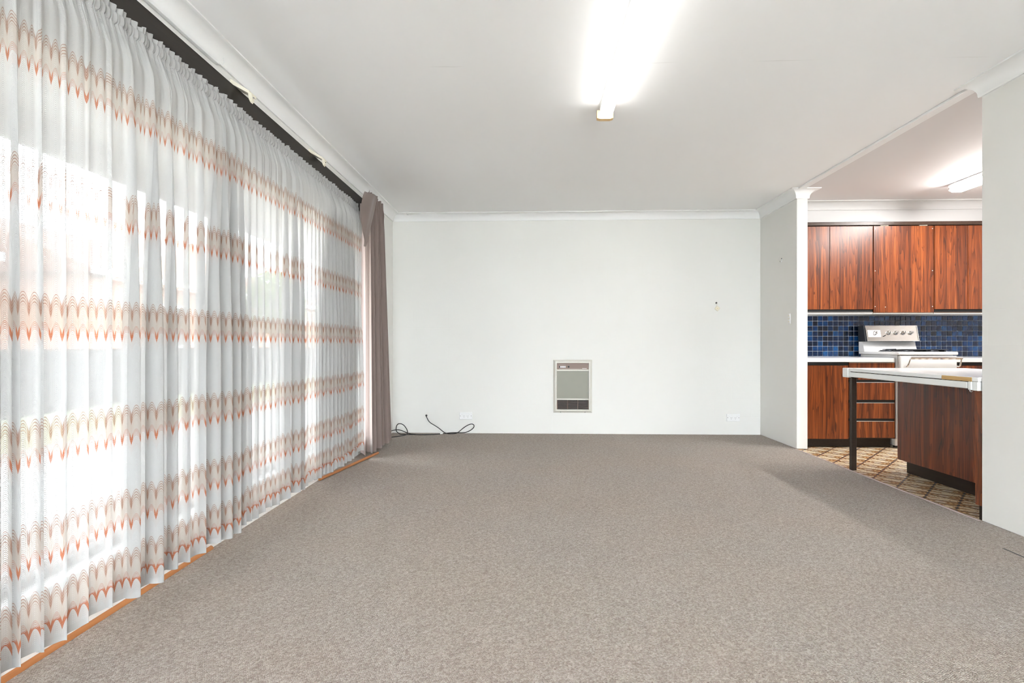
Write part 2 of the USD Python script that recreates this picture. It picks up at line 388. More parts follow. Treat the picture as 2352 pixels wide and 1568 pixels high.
gd_ = thing('door_1', (0.9, YR - 0.06, 0.03), 'wide bare glass door added unseen behind the viewpoint to let in daylight', 'glass door', kind='structure')  # added unseen opening that brings fill daylight into the room
for a_, b_ in ((-0.7, -0.65), (0.87, 0.93), (2.45, 2.5)): part(gd_, 'stile', cb(a_, b_, YR - 0.09, YR - 0.03, 0.03, 2.35), 'white_edge')
for a_, b_ in ((-0.65, 0.87), (0.93, 2.45)):
    part(gd_, 'rail', cb(a_, b_, YR - 0.09, YR - 0.03, 0.03, 0.09), 'white_edge'); part(gd_, 'rail', cb(a_, b_, YR - 0.09, YR - 0.03, 2.29, 2.35), 'white_edge')
    part(gd_, 'pane', bx(a_, b_, YR - 0.062, YR - 0.058, 0.09, 2.29), 'pane')
single('wall_right', cb(XR, XR + 0.11, YR, RW_Y, 0, H, 0.004), 'wall_paint', 'cream painted wall in the right foreground that ends at the kitchen opening', 'wall', kind='structure')
single('wall_nib', cb(XR, NIB_X, NIB_Y, YB, 0, H, 0.005), 'wall_paint', 'short cream nib wall between the heater wall and the kitchen cupboards', 'wall', kind='structure')
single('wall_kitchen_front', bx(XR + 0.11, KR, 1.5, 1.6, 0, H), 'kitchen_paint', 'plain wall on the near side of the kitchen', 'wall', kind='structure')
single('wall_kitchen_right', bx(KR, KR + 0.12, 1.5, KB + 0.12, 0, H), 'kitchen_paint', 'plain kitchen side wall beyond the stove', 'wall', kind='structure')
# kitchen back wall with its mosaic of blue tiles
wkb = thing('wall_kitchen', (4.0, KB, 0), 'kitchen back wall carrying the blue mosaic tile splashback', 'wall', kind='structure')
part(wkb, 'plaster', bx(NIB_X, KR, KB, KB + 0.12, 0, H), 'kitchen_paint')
part(wkb, 'grout', bx(NIB_X, KR, KB - 0.004, KB, 0.86, 1.36), 'grout', label='grey grout bed between the tiles')
TP, NT = 0.0548, 35
x_first = 2.975
weights = [0.30, 0.27, 0.14, 0.19, 0.10]
tile_shape = cb(-0.0245, 0.0245, -0.009, 0, -0.0245, 0.0245, 0.0025)
for i in range(NT):
    for j in range(8):
        t = tile_shape.copy()
        t.apply_transform(trimesh.transformations.euler_matrix(rng.normal(0, 0.006), rng.normal(0, 0.004), rng.normal(0, 0.006)))
        t.apply_translation([x_first + (i + 0.5) * TP, KB - 0.002, 0.882 + (j + 0.5) * TP])
        part(wkb, 'tile', t, f'tile_glaze_{int(rng.choice(5, p=weights))}')

# ------------------------------------------------------------------ cornices, strip, bead
CO = 0.085
def cove():   # section in (out from wall, up), wall at 0, ceiling at H
    a = np.linspace(0, np.pi / 2, 12)
    arc = [(CO - 0.008 - (CO - 0.018) * math.sin(t), H - CO + 0.006 + (CO - 0.018) * (1 - math.cos(t))) for t in a]
    arc = [(0.012 + (CO - 0.022) * (1 - math.cos(t)), H - CO + 0.010 + (CO - 0.020) * math.sin(t)) for t in a]
    return [(0, H), (0, H - CO), (0.010, H - CO), (0.012, H - CO + 0.008)] + arc + [(CO - 0.008, H - 0.010), (CO, H - 0.008), (CO, H)]
def cornice(p0, p1, inward, m0=0, m1=0):
    """Sweep the cove from p0 to p1 along a wall; inward = unit normal into the room; m0/m1: mitre (-1 shortens with the offset, +1 lengthens, 0 square)."""
    p0, p1, nv = np.array(p0, float), np.array(p1, float), np.array(inward, float)
    d = (p1 - p0) / np.linalg.norm(p1 - p0); prof = np.array(cove()); n = len(prof)
    A = np.array([[*(p0 + nv * o - d * m0 * o), z] for o, z in prof]); B = np.array([[*(p1 + nv * o + d * m1 * o), z] for o, z in prof])
    v = np.vstack([A, B]); F = []
    for i in range(n):
        j = (i + 1) % n; F += [[i, j, n + j], [i, n + j, n + i]]
    tri = trimesh.creation.extrude_polygon(Polygon(prof), 1.0, engine='earcut')
    cap = trimesh.creation.triangulate_polygon(Polygon(prof), engine='earcut')
    idx = [int(np.argmin(np.linalg.norm(prof - q, axis=1))) for q in cap[0]]
    for t in cap[1]:
        F.append([idx[t[0]], idx[t[1]], idx[t[2]]]); F.append([n + idx[t[0]], n + idx[t[2]], n + idx[t[1]]])
    m = trimesh.Trimesh(v, F, process=False); trimesh.repair.fix_normals(m); return m
single('trim_2', cornice((XL, YR), (XL, YB), (1, 0), 0, -1), 'white_paint', 'white cove cornice above the curtained window wall', 'cornice', kind='structure', smooth=25)
single('trim_3', cornice((XL, YB), (XR, YB), (0, -1), -1, -1), 'white_paint', 'white cove cornice along the heater wall', 'cornice', kind='structure', smooth=25)
single('trim_4', cornice((XR, YB), (XR, NIB_Y), (-1, 0), -1, 1), 'white_paint', 'white cove cornice on the living room face of the nib wall', 'cornice', kind='structure', smooth=25)
single('trim_5', cornice((NIB_X, NIB_Y), (NIB_X, 5.50), (1, 0), 1, 0), 'white_paint', 'white cove cornice flaring on the kitchen face of the nib wall', 'cornice', kind='structure', smooth=25)
single('trim_13', cornice((XR, NIB_Y), (NIB_X, NIB_Y), (0, -1), 1, 1), 'white_paint', 'short white cove cornice wrapped around the end of the nib wall', 'cornice', kind='structure', smooth=25)
single('trim_6', cornice((XR, YR), (XR, RW_Y), (-1, 0), 0, 1), 'white_paint', 'white cove cornice above the right foreground wall', 'cornice', kind='structure', smooth=25)
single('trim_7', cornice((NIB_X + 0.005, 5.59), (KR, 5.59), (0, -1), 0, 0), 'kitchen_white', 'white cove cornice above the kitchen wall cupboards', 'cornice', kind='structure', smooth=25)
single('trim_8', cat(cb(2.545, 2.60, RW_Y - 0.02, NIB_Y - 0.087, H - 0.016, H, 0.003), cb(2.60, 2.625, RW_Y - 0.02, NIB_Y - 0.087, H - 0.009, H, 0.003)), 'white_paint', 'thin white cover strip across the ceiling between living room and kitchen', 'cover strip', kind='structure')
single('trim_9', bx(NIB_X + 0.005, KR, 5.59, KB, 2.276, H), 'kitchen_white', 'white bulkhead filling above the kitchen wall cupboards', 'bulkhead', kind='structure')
single('trim_10', cb(NIB_X + 0.005, KR - 0.002, 5.505, KB - 0.005, 2.238, 2.274, 0.003), 'brown_trim', 'dark brown timber strip along the top of the wall cupboards', 'trim strip', kind='structure')
q = [(XL, 0), (XL + 0.015, 0)] + [(XL + 0.015 * math.cos(t), 0.016 * math.sin(t)) for t in np.linspace(0.15, math.pi / 2, 7)]
single('trim_11', extrude(q, 'y', YR, 2.52), 'oak', 'orange-brown timber quarter-round bead at the foot of the window wall', 'bead', kind='structure', smooth=40)

# ------------------------------------------------------------------ window behind the sheer
w1 = thing('window_1', (XL - 0.1, 2.0, WZ0), 'wide dark timber window behind the sheer curtain', 'window', kind='structure')
fx0, fx1 = XL - 0.14, XL - 0.05
part(w1, 'head', cb(fx0, fx1, WY0, WY1, 2.06, WZ1, 0.004), 'dark_timber')
part(w1, 'sill', cb(fx0, fx1, WY0, WY1, WZ0, WZ0 + 0.05, 0.004), 'dark_timber')
part(w1, 'sill_board', cb(fx1, XL + 0.02, WY0, WY1, WZ0 - 0.002, WZ0 + 0.022, 0.004), 'white_paint', label='white window board')
MUL = [WY0 + 0.03, 0.95, 2.76, WY1 - 0.03]
for y in MUL: part(w1, 'mullion', cb(fx0, fx1, y - 0.035, y + 0.035, WZ0 + 0.05, 2.06, 0.004), 'dark_timber')
for a, b in zip(MUL[:-1], MUL[1:]): part(w1, 'pane', bx(XL - 0.097, XL - 0.093, a + 0.035, b - 0.035, WZ0 + 0.05, 2.06), 'pane')
single('trim_12', cat(cb(XL, XL + 0.035, YR, 4.80, 2.237, 2.352, 0.004), cb(XL + 0.028, XL + 0.04, YR, 4.80, 2.226, 2.246, 0.003)), 'lintel_stain', 'dark stained timber lintel board running above the sheer curtain', 'lintel board', kind='structure')

# ------------------------------------------------------------------ outside
gz = -0.3
single('patio', cat(bx(XL - 0.23, 12, -14, YR - 0.121, gz - 0.06, -0.06), bx(XR + 0.111, 12, YR - 0.12, 1.499, gz - 0.06, -0.06)), 'concrete', 'unseen pale concrete slab added to bounce daylight in through the added door', 'patio', kind='structure')  # added pale slab; throws daylight up through the added door onto the ceiling
single('lawn', cat(bx(-45, XL - 0.23, -30, 60, gz - 0.1, gz), bx(XL - 0.23, 30, -30, YR - 0.12, gz - 0.1, gz)), 'grass', 'pale green lawn outside the window', 'lawn', kind='structure')
single('patio', bx(-6.2, XL - 0.231, -14, 40, gz - 0.02, gz + 0.02), 'old_concrete', 'pale concrete path outside between the curtained window and the lawn', 'path', kind='structure')
ev = thing('eave', (-2.2, 2.0, 2.1), 'cream eave soffit and fascia outside above the window', 'eave', kind='structure')
part(ev, 'soffit', bx(-2.72, XL - 0.23, -6, 9, 2.28, 2.31), 'soffit_paint')
part(ev, 'fascia', bx(-2.75, -2.72, -6, 9, 2.085, 2.34), 'fascia_paint')
part(ev, 'roof', extrude([(-2.85, 2.34), (2.8, 4.4), (2.8, 4.5), (-2.85, 2.42)], 'y', -6, 9), 'roof_tile')
fn = thing('fence', (-9.2, 12, gz), 'low dark grey fence across the lawn outside the window', 'fence')
for i in range(24):
    y = -6 + 2.0 * i
    part(fn, 'post', bx(-9.23, -9.17, y - 0.04, y + 0.04, gz, 0.93), 'fence_paint')
    part(fn, 'panel', bx(-9.21, -9.19, y + 0.04, y + 1.96, gz, 0.93), 'fence_paint')
def house(y0, y1, x1, label, win):
    h = thing('house', (x1 - 4, (y0 + y1) / 2, gz), label, 'house')
    ym, ez = (y0 + y1) / 2, 3.1
    part(h, 'wall', bx(x1 - 8, x1, y0, y1, gz, ez), 'brick')
    part(h, 'roof', extrude([(x1 + 0.5, ez - 0.05), (x1 + 0.5, ez + 0.08), (x1 - 4, ez + 1.9), (x1 - 8.5, ez + 0.08), (x1 - 8.5, ez - 0.05)], 'y', y0 - 0.5, y1 + 0.5), 'roof_tile')
    part(h, 'fascia', bx(x1 + 0.5, x1 + 0.54, y0 - 0.5, y1 + 0.5, ez - 0.10, ez + 0.10), 'white_edge')
    for yw in win:
        wf = part(h, 'window_frame', cat(bx(x1, x1 + .07, yw, yw + 0.08, 0.9, 2.4), bx(x1, x1 + .07, yw + 1.7, yw + 1.78, 0.9, 2.4), bx(x1, x1 + .07, yw + .08, yw + 1.7, 0.9, 0.98), bx(x1, x1 + .07, yw + .08, yw + 1.7, 2.32, 2.4)), 'white_edge')
        part(wf, 'window_pane', bx(x1, x1 + .02, yw + 0.08, yw + 1.7, 0.98, 2.32), 'dark_glass')
    return h
house(-8.0, 11.5, -13.0, 'orange brick neighbouring house beyond the fence, opposite the nearer half of the sheer', (-3.0, 3.5, 8.0))
hb = house(14.5, 31.0, -12.6, 'orange brick neighbouring house with a white gable beyond the fence, further along', (17.0, 22.0, 27.0))
for sgn in (-1, 1):
    e = 18.0 + sgn * 3.6
    part(hb, 'bargeboard', extrude([(18.0, 4.9), (e, 3.1), (e, 2.85), (18.0, 4.6)], 'x', -12.0, -11.9), 'white_edge')
part(hb, 'gable', extrude([(14.6, 2.9), (21.4, 2.9), (18.0, 4.75)], 'x', -14.5, -12.1), 'brick')
def tree(x, y, h, r, label):
    t = thing('tree', (x, y, gz), label, 'tree')
    part(t, 'trunk', cyl((x, y, gz), (x, y, h * 0.6), 0.16, 10, 0.08), 'bark', smooth=True)
    R = np.random.default_rng(int(abs(x * 10 + y)))
    n = 1500; u = R.normal(size=(n, 3)); u /= np.linalg.norm(u, axis=1, keepdims=True)
    c = np.array([x, y, h * 0.68]) + u * (R.random((n, 1)) ** 0.4) * np.array([r, r, h * 0.34])
    a, b = R.normal(size=(n, 3)), R.normal(size=(n, 3)); a /= np.linalg.norm(a, axis=1, keepdims=True); b -= a * (a * b).sum(1, keepdims=True); b /= np.linalg.norm(b, axis=1, keepdims=True)
    L = 0.17
    v = np.stack([c - a * L, c + b * L * .4, c + a * L, c - b * L * .4], 1).reshape(-1, 3)
    f = (np.arange(n)[:, None] * 4 + np.array([[0, 1, 2, 0, 2, 3]])).reshape(-1, 3)
    part(t, 'foliage', (v, f), 'leaf', kind='stuff')
tree(-10.4, 21.0, 4.0, 1.2, 'leafy green tree beyond the fence, seen faintly through the right half of the sheer')

# ------------------------------------------------------------------ sheer curtain
def sheer():
    Y0, Y1 = -0.55, 4.485
    n = 2800
    yb = np.linspace(Y1, Y0, n)
    k1 = meshkit.fbm(np.c_[yb * 1.9, yb * 0, yb * 0], 2, 3)
    per = 0.042 + 0.075 * k1
    psi = np.cumsum(np.abs(np.gradient(yb)) / per) * 2 * np.pi
    amp = 0.30 + 1.15 * meshkit.noise(np.c_[yb * 4.1, yb * 0 + 5, yb * 0])
    fper = 0.030 + 0.016 * meshkit.noise(np.c_[yb * 7, yb * 0 + 9, yb * 0])
    phi = np.cumsum(np.abs(np.gradient(yb)) / fper) * 2 * np.pi
    rper = 0.0085 + 0.006 * meshkit.noise(np.c_[yb * 9, yb * 0 + 2, yb * 0])
    rho = np.cumsum(np.abs(np.gradient(yb)) / rper) * 2 * np.pi
    zs = np.r_[np.linspace(0.086, 2.0, 60), np.linspace(2.03, 2.16, 7), [2.165, 2.169, 2.174, 2.180, 2.186, 2.192, 2.197, 2.201], [2.205, 2.212, 2.22, 2.227]]
    V, UV = [], []
    def row(z):
        lo = np.clip((2.16 - z) / 1.2, 0, 1)                    # 0 at the rod, 1 well below
        A = (0.004 + 0.026 * lo ** 0.7) * amp
        B = (0.003 + 0.023 * lo ** 0.6) * amp
        dr = 0.28 * math.sin(z * 1.3) * (1 - lo)
        ps = psi + dr + 0.25 * (meshkit.noise(np.c_[yb * 3, yb * 0 + z * 0.8, yb * 0 + 7]) - 0.5)
        x = -1.463 + A * np.cos(ps) + 0.25 * A * np.cos(2 * ps + 1.0)
        y = yb + B * np.sin(ps + 0.5)
        fa = 0.0048 * (1 - 0.55 * lo) * (z < 2.165)
        x = x + fa * np.sin(phi); y = y + 0.5 * fa * np.cos(phi)
        top = np.clip((z - 2.04) / 0.12, 0, 1)
        x = x - 0.035 * top + 0.0032 * top * np.sin(rho)
        y = y + 0.004 * top * np.cos(rho * 0.5)
        if 2.163 <= z <= 2.203: x = x + 0.009 * math.sqrt(max(0, 1 - ((z - 2.183) / 0.02) ** 2))   # rod pocket
        if z > 2.203: x = x + 0.006 * (z - 2.2) / 0.03 * np.sin(rho * 0.5 + 1)
        return x, y
    xr, yr_ = row(1.0)
    s = np.r_[0, np.cumsum(np.hypot(np.diff(xr), np.diff(yr_)))]
    for z in zs:
        x, y = row(z)
        zz = np.full(n, z)
        if z < 0.6: zz = zz + (0.6 - z) / 0.5 * 0.008 * np.sin(psi * 0.31)
        if z > 2.203: zz = zz + (z - 2.2) / 0.03 * (0.005 * np.sin(rho * 0.23) + 0.010 * (meshkit.noise(np.c_[yb * 22, yb * 0, yb * 0 + 3]) - 0.5))
        droop = np.clip((yb - 4.37) / 0.12, 0, 1)               # the last hook has come off: the corner sags back
        V.append(np.c_[x, y - droop * 0.07 * np.clip((2.2 - z) / 0.9, 0, 1) * np.clip((z - 0.8) / 0.5, 0, 1), zz]); UV.append(np.c_[s, np.full(n, z)])
    V, UV = np.vstack(V), np.vstack(UV); r = len(zs)
    i, j = np.meshgrid(np.arange(r - 1), np.arange(n - 1), indexing='ij')
    f = np.stack([i * n + j, i * n + j + 1, (i + 1) * n + j + 1, (i + 1) * n + j], -1).reshape(-1, 4)
    return V, f, UV
V, F, UVs = sheer()
sc = thing('sheer_curtain', (-1.46, 2.0, 0.09), 'white knitted sheer curtain with orange scalloped bands across the window', 'curtain')
part(sc, 'cloth', (V, F), 'sheer', smooth=True, uv=UVs)
part(sc, 'rod', cyl((-1.514, -0.6, 2.183), (-1.514, 4.50, 2.183), 0.004, 10), 'white_plastic', smooth=40)

# ------------------------------------------------------------------ mauve drape at the far end of the window
def drape():
    n = 420; t = np.linspace(0, 1, n)
    zs = np.r_[np.linspace(0.038, 2.15, 34), np.linspace(2.17, 2.352, 12)]
    V = []
    for z in zs:
        k = (2.3 - z) / 2.3
        ya, yb_ = 4.545 + 0.06 * k, 5.00 + 0.29 * k
        nf = 5.0
        ph = t * nf * 2 * np.pi + 0.5 * np.sin(t * 9)
        top = np.clip((z - 2.10) / 0.2, 0, 1)
        A = (0.056 + 0.010 * np.sin(t * 17)) * (1 - 0.6 * top)
        x = -1.452 + 0.022 * top + A * np.cos(ph) + 0.006 * np.cos(3 * ph + 1) * (1 - top)
        y = ya + (yb_ - ya) * t + 0.040 * np.sin(ph - 0.6) * (1 - 0.6 * top)
        # pinch pleats: stitched together near z = 2.27, fanning out above
        pin = math.exp(-((z - 2.25) / 0.035) ** 2)
        x = x + pin * 0.018 * np.cos(ph * 3) * (np.cos(ph) > 0) - 0.012 * pin
        zz = z + 0.0 * t
        if z > 2.2: zz = zz + (z - 2.2) / 0.17 * (0.012 * np.cos(ph) - 0.03 * (1 - t) * 0)
        V.append(np.c_[x, y, zz])
    V = np.vstack(V); r = len(zs)
    i, j = np.meshgrid(np.arange(r - 1), np.arange(n - 1), indexing='ij')
    f = np.stack([i * n + j, i * n + j + 1, (i + 1) * n + j + 1, (i + 1) * n + j], -1).reshape(-1, 4)
    return V, f
def sheet(grid, th):
    """A grid of points as a sheet with thickness."""
    G = np.asarray(grid, float); r, c = G.shape[:2]
    du, dv = np.gradient(G, axis=1), np.gradient(G, axis=0); nn = np.cross(du, dv); nn /= np.linalg.norm(nn, axis=2, keepdims=True) + 1e-9
    A, B = (G + nn * th / 2).reshape(-1, 3), (G - nn * th / 2).reshape(-1, 3); k = r * c; F = []
    for i in range(r - 1):
        for j in range(c - 1):
            a, b, d, e = i * c + j, i * c + j + 1, (i + 1) * c + j + 1, (i + 1) * c + j
            F += [[a, b, d], [a, d, e], [k + a, k + d, k + b], [k + a, k + e, k + d]]
    rim = [(0, j) for j in range(c)] + [(i, c - 1) for i in range(1, r)] + [(r - 1, j) for j in range(c - 2, -1, -1)] + [(i, 0) for i in range(r - 2, 0, -1)]
    ids = [i * c + j for i, j in rim]
    for a, b in zip(ids, ids[1:] + ids[:1]): F += [[a, k + a, k + b], [a, k + b, b]]
    m = trimesh.Trimesh(np.vstack([A, B]), F, process=False); trimesh.repair.fix_normals(m); return m
dc = thing('drape', (-1.43, 4.9, 0.02), 'mauve-brown pleated heavy drape hanging beside the sheer, its top corner folded over', 'curtain')
V, F = drape()
part(dc, 'cloth', (V, F), 'mauve_cloth', smooth=True)
lz = np.linspace(0.03, 2.24, 30); lc = np.linspace(0, 1, 7)
part(dc, 'lining', sheet([[(-1.478 - 0.012 * (2.3 - z) / 2.3 + 0.044 * u + 0.004 * math.sin(z * 2), 4.512 + 0.010 * math.sin(u * 3.1) + 0.035 * (2.3 - z) / 2.3, z + (0.0 if z > 0.1 else 0.03 * (1 - u))) for u in lc] for z in lz], 0.002), 'lining_cloth', smooth=60, label='paler pink lining turned outwards along the leading edge')
# the unhooked header corner, folded forward into a hanging triangle
fa, fb, fc, fd = np.array([-1.395, 4.375, 2.303]), np.array([-1.378, 4.70, 2.352]), np.array([-1.398, 4.345, 1.835]), np.array([-1.378, 4.62, 2.262])
gr = []
for v in np.linspace(0, 1, 22):
    l = fa * (1 - v) + fc * v + np.array([0, -0.075 * math.sin(math.pi * min(1, v * 1.15)) ** 0.8 if v < 0.87 else 0, 0])
    rgt = (fb * (1 - v / 0.16) + fd * v / 0.16) if v < 0.16 else (fd * (1 - (v - 0.16) / 0.84) + (fc + [0.004, 0.03, 0.0]) * (v - 0.16) / 0.84)
    gr.append([l * (1 - u) + rgt * u + np.array([0.028 * math.sin(u * math.pi) * math.sin(v * 2.6 + 0.3) - 0.006 * math.sin(u * 9 + v * 5), 0, 0]) for u in np.linspace(0, 1, 16)])
part(dc, 'folded_corner', sheet(gr, 0.003), 'mauve_cloth', smooth=60)

def bracket(y, label):
    b = thing('curtain_bracket', (-1.50, y, 2.35), label, 'bracket', group='curtain brackets along the lintel board')
    part(b, 'arm', extrude([(-1.572, 2.40), (-1.47, 2.335), (-1.468, 2.318), (-1.572, 2.375)], 'y', y - 0.003, y + 0.07), 'cream_plastic')
    part(b, 'hook', extrude([(-1.474, 2.332), (-1.455, 2.318), (-1.452, 2.285), (-1.462, 2.272), (-1.470, 2.288), (-1.472, 2.30)], 'y', y - 0.004, y + 0.018), 'cream_plastic')
    part(b, 'screw', cyl((-1.453, y + 0.008, 2.30), (-1.449, y + 0.008, 2.30), 0.004, 8), 'silver')
bracket(2.69, 'small cream curtain bracket on the lintel board, the one nearer the viewer')
bracket(3.66, 'small cream curtain bracket on the lintel board, the one nearer the mauve drape')
ct = thing('curtain_track', (XL + 0.02, 1.5, 2.41), 'thin white curtain track under the cornice above the dark lintel board', 'curtain track')
part(ct, 'rail', cb(XL + 0.001, XL + 0.022, YR + 0.02, 2.56, 2.400, 2.413, 0.002), 'white_plastic')
part(ct, 'end_stop', tube(smooth_path([(XL + 0.022, 2.55, 2.408), (XL + 0.03, 2.575, 2.412), (XL + 0.032, 2.58, 2.432), (XL + 0.03, 2.575, 2.445)], 6), 0.002, 6), 'white_plastic')

# ------------------------------------------------------------------ wooden dowel and black cable on the carpet
dw = thing('dowel', (-1.49, 4.3, 0.012), 'loose orange-brown wooden dowel lying on the carpet below the drape', 'dowel')
A, B = np.array([-1.552, 3.80, 0.0125]), np.array([-1.395, 4.765, 0.0125])
part(dw, 'rod', lathe([[0, 0], [0.0085, 0], [0.0115, 0.006], [0.0115, 0.97], [0.009, 0.976], [0, 0.976]], A, (B - A) / np.linalg.norm(B - A), 16), 'oak', smooth=40)

cbt = thing('cable', (-1.1, 5.8, 0), 'thin black cable looping from the hole in the heater wall across the carpet', 'cable')
r = 0.0045
p1 = [(-1.182, YB - 0.001, 0.199), (-1.178, 5.905, 0.198), (-1.158, 5.895, 0.160), (-1.132, 5.895, 0.126), (-1.084, 5.895, 0.095), (-1.032, 5.895, 0.061), (-0.965, 5.885, 0.014), (-0.915, 5.865, r), (-0.83, 5.885, 0.009), (-0.768, 5.90, 0.052), (-0.715, 5.905, 0.089), (-0.668, 5.905, 0.108), (-0.638, 5.90, 0.103), (-0.631, 5.90, 0.084), (-0.647, 5.895, 0.058), (-0.699, 5.89, 0.026), (-0.752, 5.888, r + 0.009), (-0.873, 5.885, r + 0.009), (-0.952, 5.88, 0.006), (-0.985, 5.872, r)]
part(cbt, 'line', tube(smooth_path(p1, 8), r), 'black_rubber', smooth=60)
part(cbt, 'joint', tube(smooth_path([(-0.984, 5.872, 0.006), (-1.000, 5.86, 0.006), (-1.012, 5.852, 0.006)], 5), 0.0062), 'white_plastic', smooth=60, label='small white joint in the cable')
p2 = [(-1.010, 5.852, r), (-1.049, 5.828, r), (-1.14, 5.80, r), (-1.222, 5.79, r), (-1.29, 5.80, r), (-1.36, 5.80, r), (-1.42, 5.80, r), (-1.46, 5.83, 0.006), (-1.505, 5.855, 0.03), (-1.512, 5.86, 0.061), (-1.502, 5.86, 0.098), (-1.476, 5.855, 0.116), (-1.433, 5.855, 0.106), (-1.397, 5.855, 0.067), (-1.379, 5.85, 0.031), (-1.376, 5.82, 0.008), (-1.38, 5.77, r), (-1.42, 5.70, r), (-1.48, 5.64, r), (-1.53, 5.60, r), (-1.553, 5.615, 0.006), (-1.556, 5.66, 0.02), (-1.548, 5.72, 0.045), (-1.52, 5.78, 0.054), (-1.47, 5.83, 0.050), (-1.41, 5.84, 0.028), (-1.36, 5.835, 0.010), (-1.31, 5.82, r), (-1.28, 5.815, r)]
part(cbt, 'line', tube(smooth_path(p2, 8), r), 'black_rubber', smooth=60)
part(cbt, 'grommet', lathe([[0, 0], [0.012, 0], [0.010, 0.005], [0.006, 0.006], [0, 0.006]], (-1.182, YB, 0.199), (0, -1, 0), 14), 'black_rubber', smooth=40)

# ------------------------------------------------------------------ wall fittings
def outlet(x0, z0, label):
    o = thing('power_outlet', (x0 + 0.0735, YB, z0), label, 'power outlet', group='double power outlets low on the heater wall')
    w, h = 0.147, 0.083
    part(o, 'plate', cb(x0, x0 + w, YB - 0.011, YB, z0, z0 + h, 0.004), 'white_plastic')
    for s in (-1, 1):
        cx = x0 + w / 2 + s * 0.043
        rk = part(o, 'switch', cb(cx - 0.009, cx + 0.009, YB - 0.0145, YB - 0.010, z0 + 0.055, z0 + 0.068, 0.002), 'white_plastic')
        cx = x0 + w / 2 + s * 0.022
        sl = [extrude(np.array([[-.0012, -.004], [.0012, -.004], [.0012, .004], [-.0012, .004]]) @ np.array([[math.cos(a), math.sin(a)], [-math.sin(a), math.cos(a)]]) + [cx + dx, z0 + dz], 'y', YB - 0.0116, YB - 0.0105) for dx, dz, a in ((-.007, .041, .5), (.007, .041, -.5), (0, .027, 0))]
        part(o, 'socket_slots', cat(*sl), 'slot')
        part(o, 'screw', cyl((x0 + w / 2 + s * 0.062, YB - 0.0105, z0 + 0.042), (x0 + w / 2 + s * 0.062, YB - 0.0125, z0 + 0.042), 0.0032, 10), 'slot')
outlet(-0.802, 0.157, 'white double power outlet above the black cable at the left of the heater')
outlet(2.201, 0.150, 'white double power outlet at the right of the heater near the nib wall')

sw = thing('light_switch', (XR, 5.27, 1.265), 'narrow cream architrave light switch on the nib wall', 'light switch')
part(sw, 'plate', cb(XR - 0.009, XR, 5.250, 5.288, 1.215, 1.315, 0.002), 'white_plastic')
for z in (1.235, 1.265, 1.295): part(sw, 'rocker', cb(XR - 0.013, XR - 0.008, 5.259, 5.279, z - 0.006, z + 0.006, 0.002), 'cream_plastic')
hk = thing('wall_hook', (XR, 5.43, 1.87), 'tiny metal picture hook high on the nib wall above the light switch', 'hook')
part(hk, 'nail', cyl((XR, 5.43, 1.885), (XR - 0.008, 5.43, 1.888), 0.004, 8), 'slot')
part(hk, 'loop', tube(smooth_path([(XR - 0.004, 5.43, 1.884), (XR - 0.005, 5.43, 1.862), (XR - 0.010, 5.433, 1.850), (XR - 0.016, 5.438, 1.856), (XR - 0.017, 5.440, 1.866)], 6), 0.0018, 6), 'silver')
ch = thing('cup_hook', (-1.385, 5.85, 2.485), 'tiny white cup hook at the cornice over the heater wall, right of the drape', 'hook')
part(ch, 'hook', tube(smooth_path([(-1.385, 5.855, 2.502), (-1.385, 5.85, 2.485), (-1.378, 5.845, 2.470), (-1.366, 5.845, 2.470), (-1.362, 5.848, 2.484)], 6), 0.0025, 6), 'white_plastic')
bp = thing('terminal_plate', (2.096, YB, 1.42), 'small cream square plate hanging askew from a screw on the heater wall', 'cover plate')
part(bp, 'screw', lathe([[0, 0], [0.011, 0], [0.009, 0.006], [0, 0.008]], (2.091, YB, 1.476), (0, -1, 0), 12), 'slot', smooth=40)
part(bp, 'wire', tube(smooth_path([(2.091, YB - 0.006, 1.474), (2.097, YB - 0.012, 1.462), (2.094, YB - 0.012, 1.452), (2.098, YB - 0.009, 1.44)], 6), 0.0022, 6), 'cream_plastic')
pl = cb(-0.024, 0.024, -0.012, 0, -0.024, 0.024, 0.004); pl.apply_transform(trimesh.transformations.rotation_matrix(math.radians(38), [0, 1, 0])); pl.apply_translation([2.0985, YB - 0.001, 1.414])
part(bp, 'plate', pl, 'cream_plastic')
part(bp, 'plate_screw', cyl((2.0985, YB - 0.012, 1.414), (2.0985, YB - 0.0145, 1.414), 0.004, 10), 'aged_plastic')

# gas wall heater
hx0, hx1, hz0, hz1 = 0.266, 0.702, 0.240, 0.838
ht = thing('wall_heater', (0.484, YB, hz0), 'cream framed wall heater with brown control strip and mesh panel set in the back wall', 'wall heater')
def frame_profile():
    y = lambda d: YB - d
    outer = [(hx0, hz0), (hx1, hz0), (hx1, hz1), (hx0, hz1)]
    def inset(k): return [(hx0 + k, hz0 + k), (hx1 - k, hz0 + k), (hx1 - k, hz1 - k), (hx0 + k, hz1 - k)]
    loops = [(inset(0), 0.0), (inset(0), 0.006), (inset(0.022), 0.030), (inset(0.034), 0.030), (inset(0.039), 0.024), (inset(0.039), 0.0)]
    v = np.array([[q[0], y(d), q[1]] for lp, d in loops for q in lp]); F = []
    L = len(loops)
    for i in range(L):
        for j in range(4):
            a, b = i * 4 + j, i * 4 + (j + 1) % 4; c, d = ((i + 1) % L) * 4 + (j + 1) % 4, ((i + 1) % L) * 4 + j
            F += [[a, b, c], [a, c, d]]
    m = trimesh.Trimesh(v, F, process=False); trimesh.repair.fix_normals(m); return m
part(ht, 'frame', frame_profile(), 'heater_cream')
ix0, ix1 = hx0 + 0.038, hx1 - 0.038
for z0, z1 in ((0.711, 0.729), (0.384, 0.402)): part(ht, 'cross_bar', cb(ix0, ix1, YB - 0.027, YB - 0.005, z0, z1, 0.003), 'heater_cream')
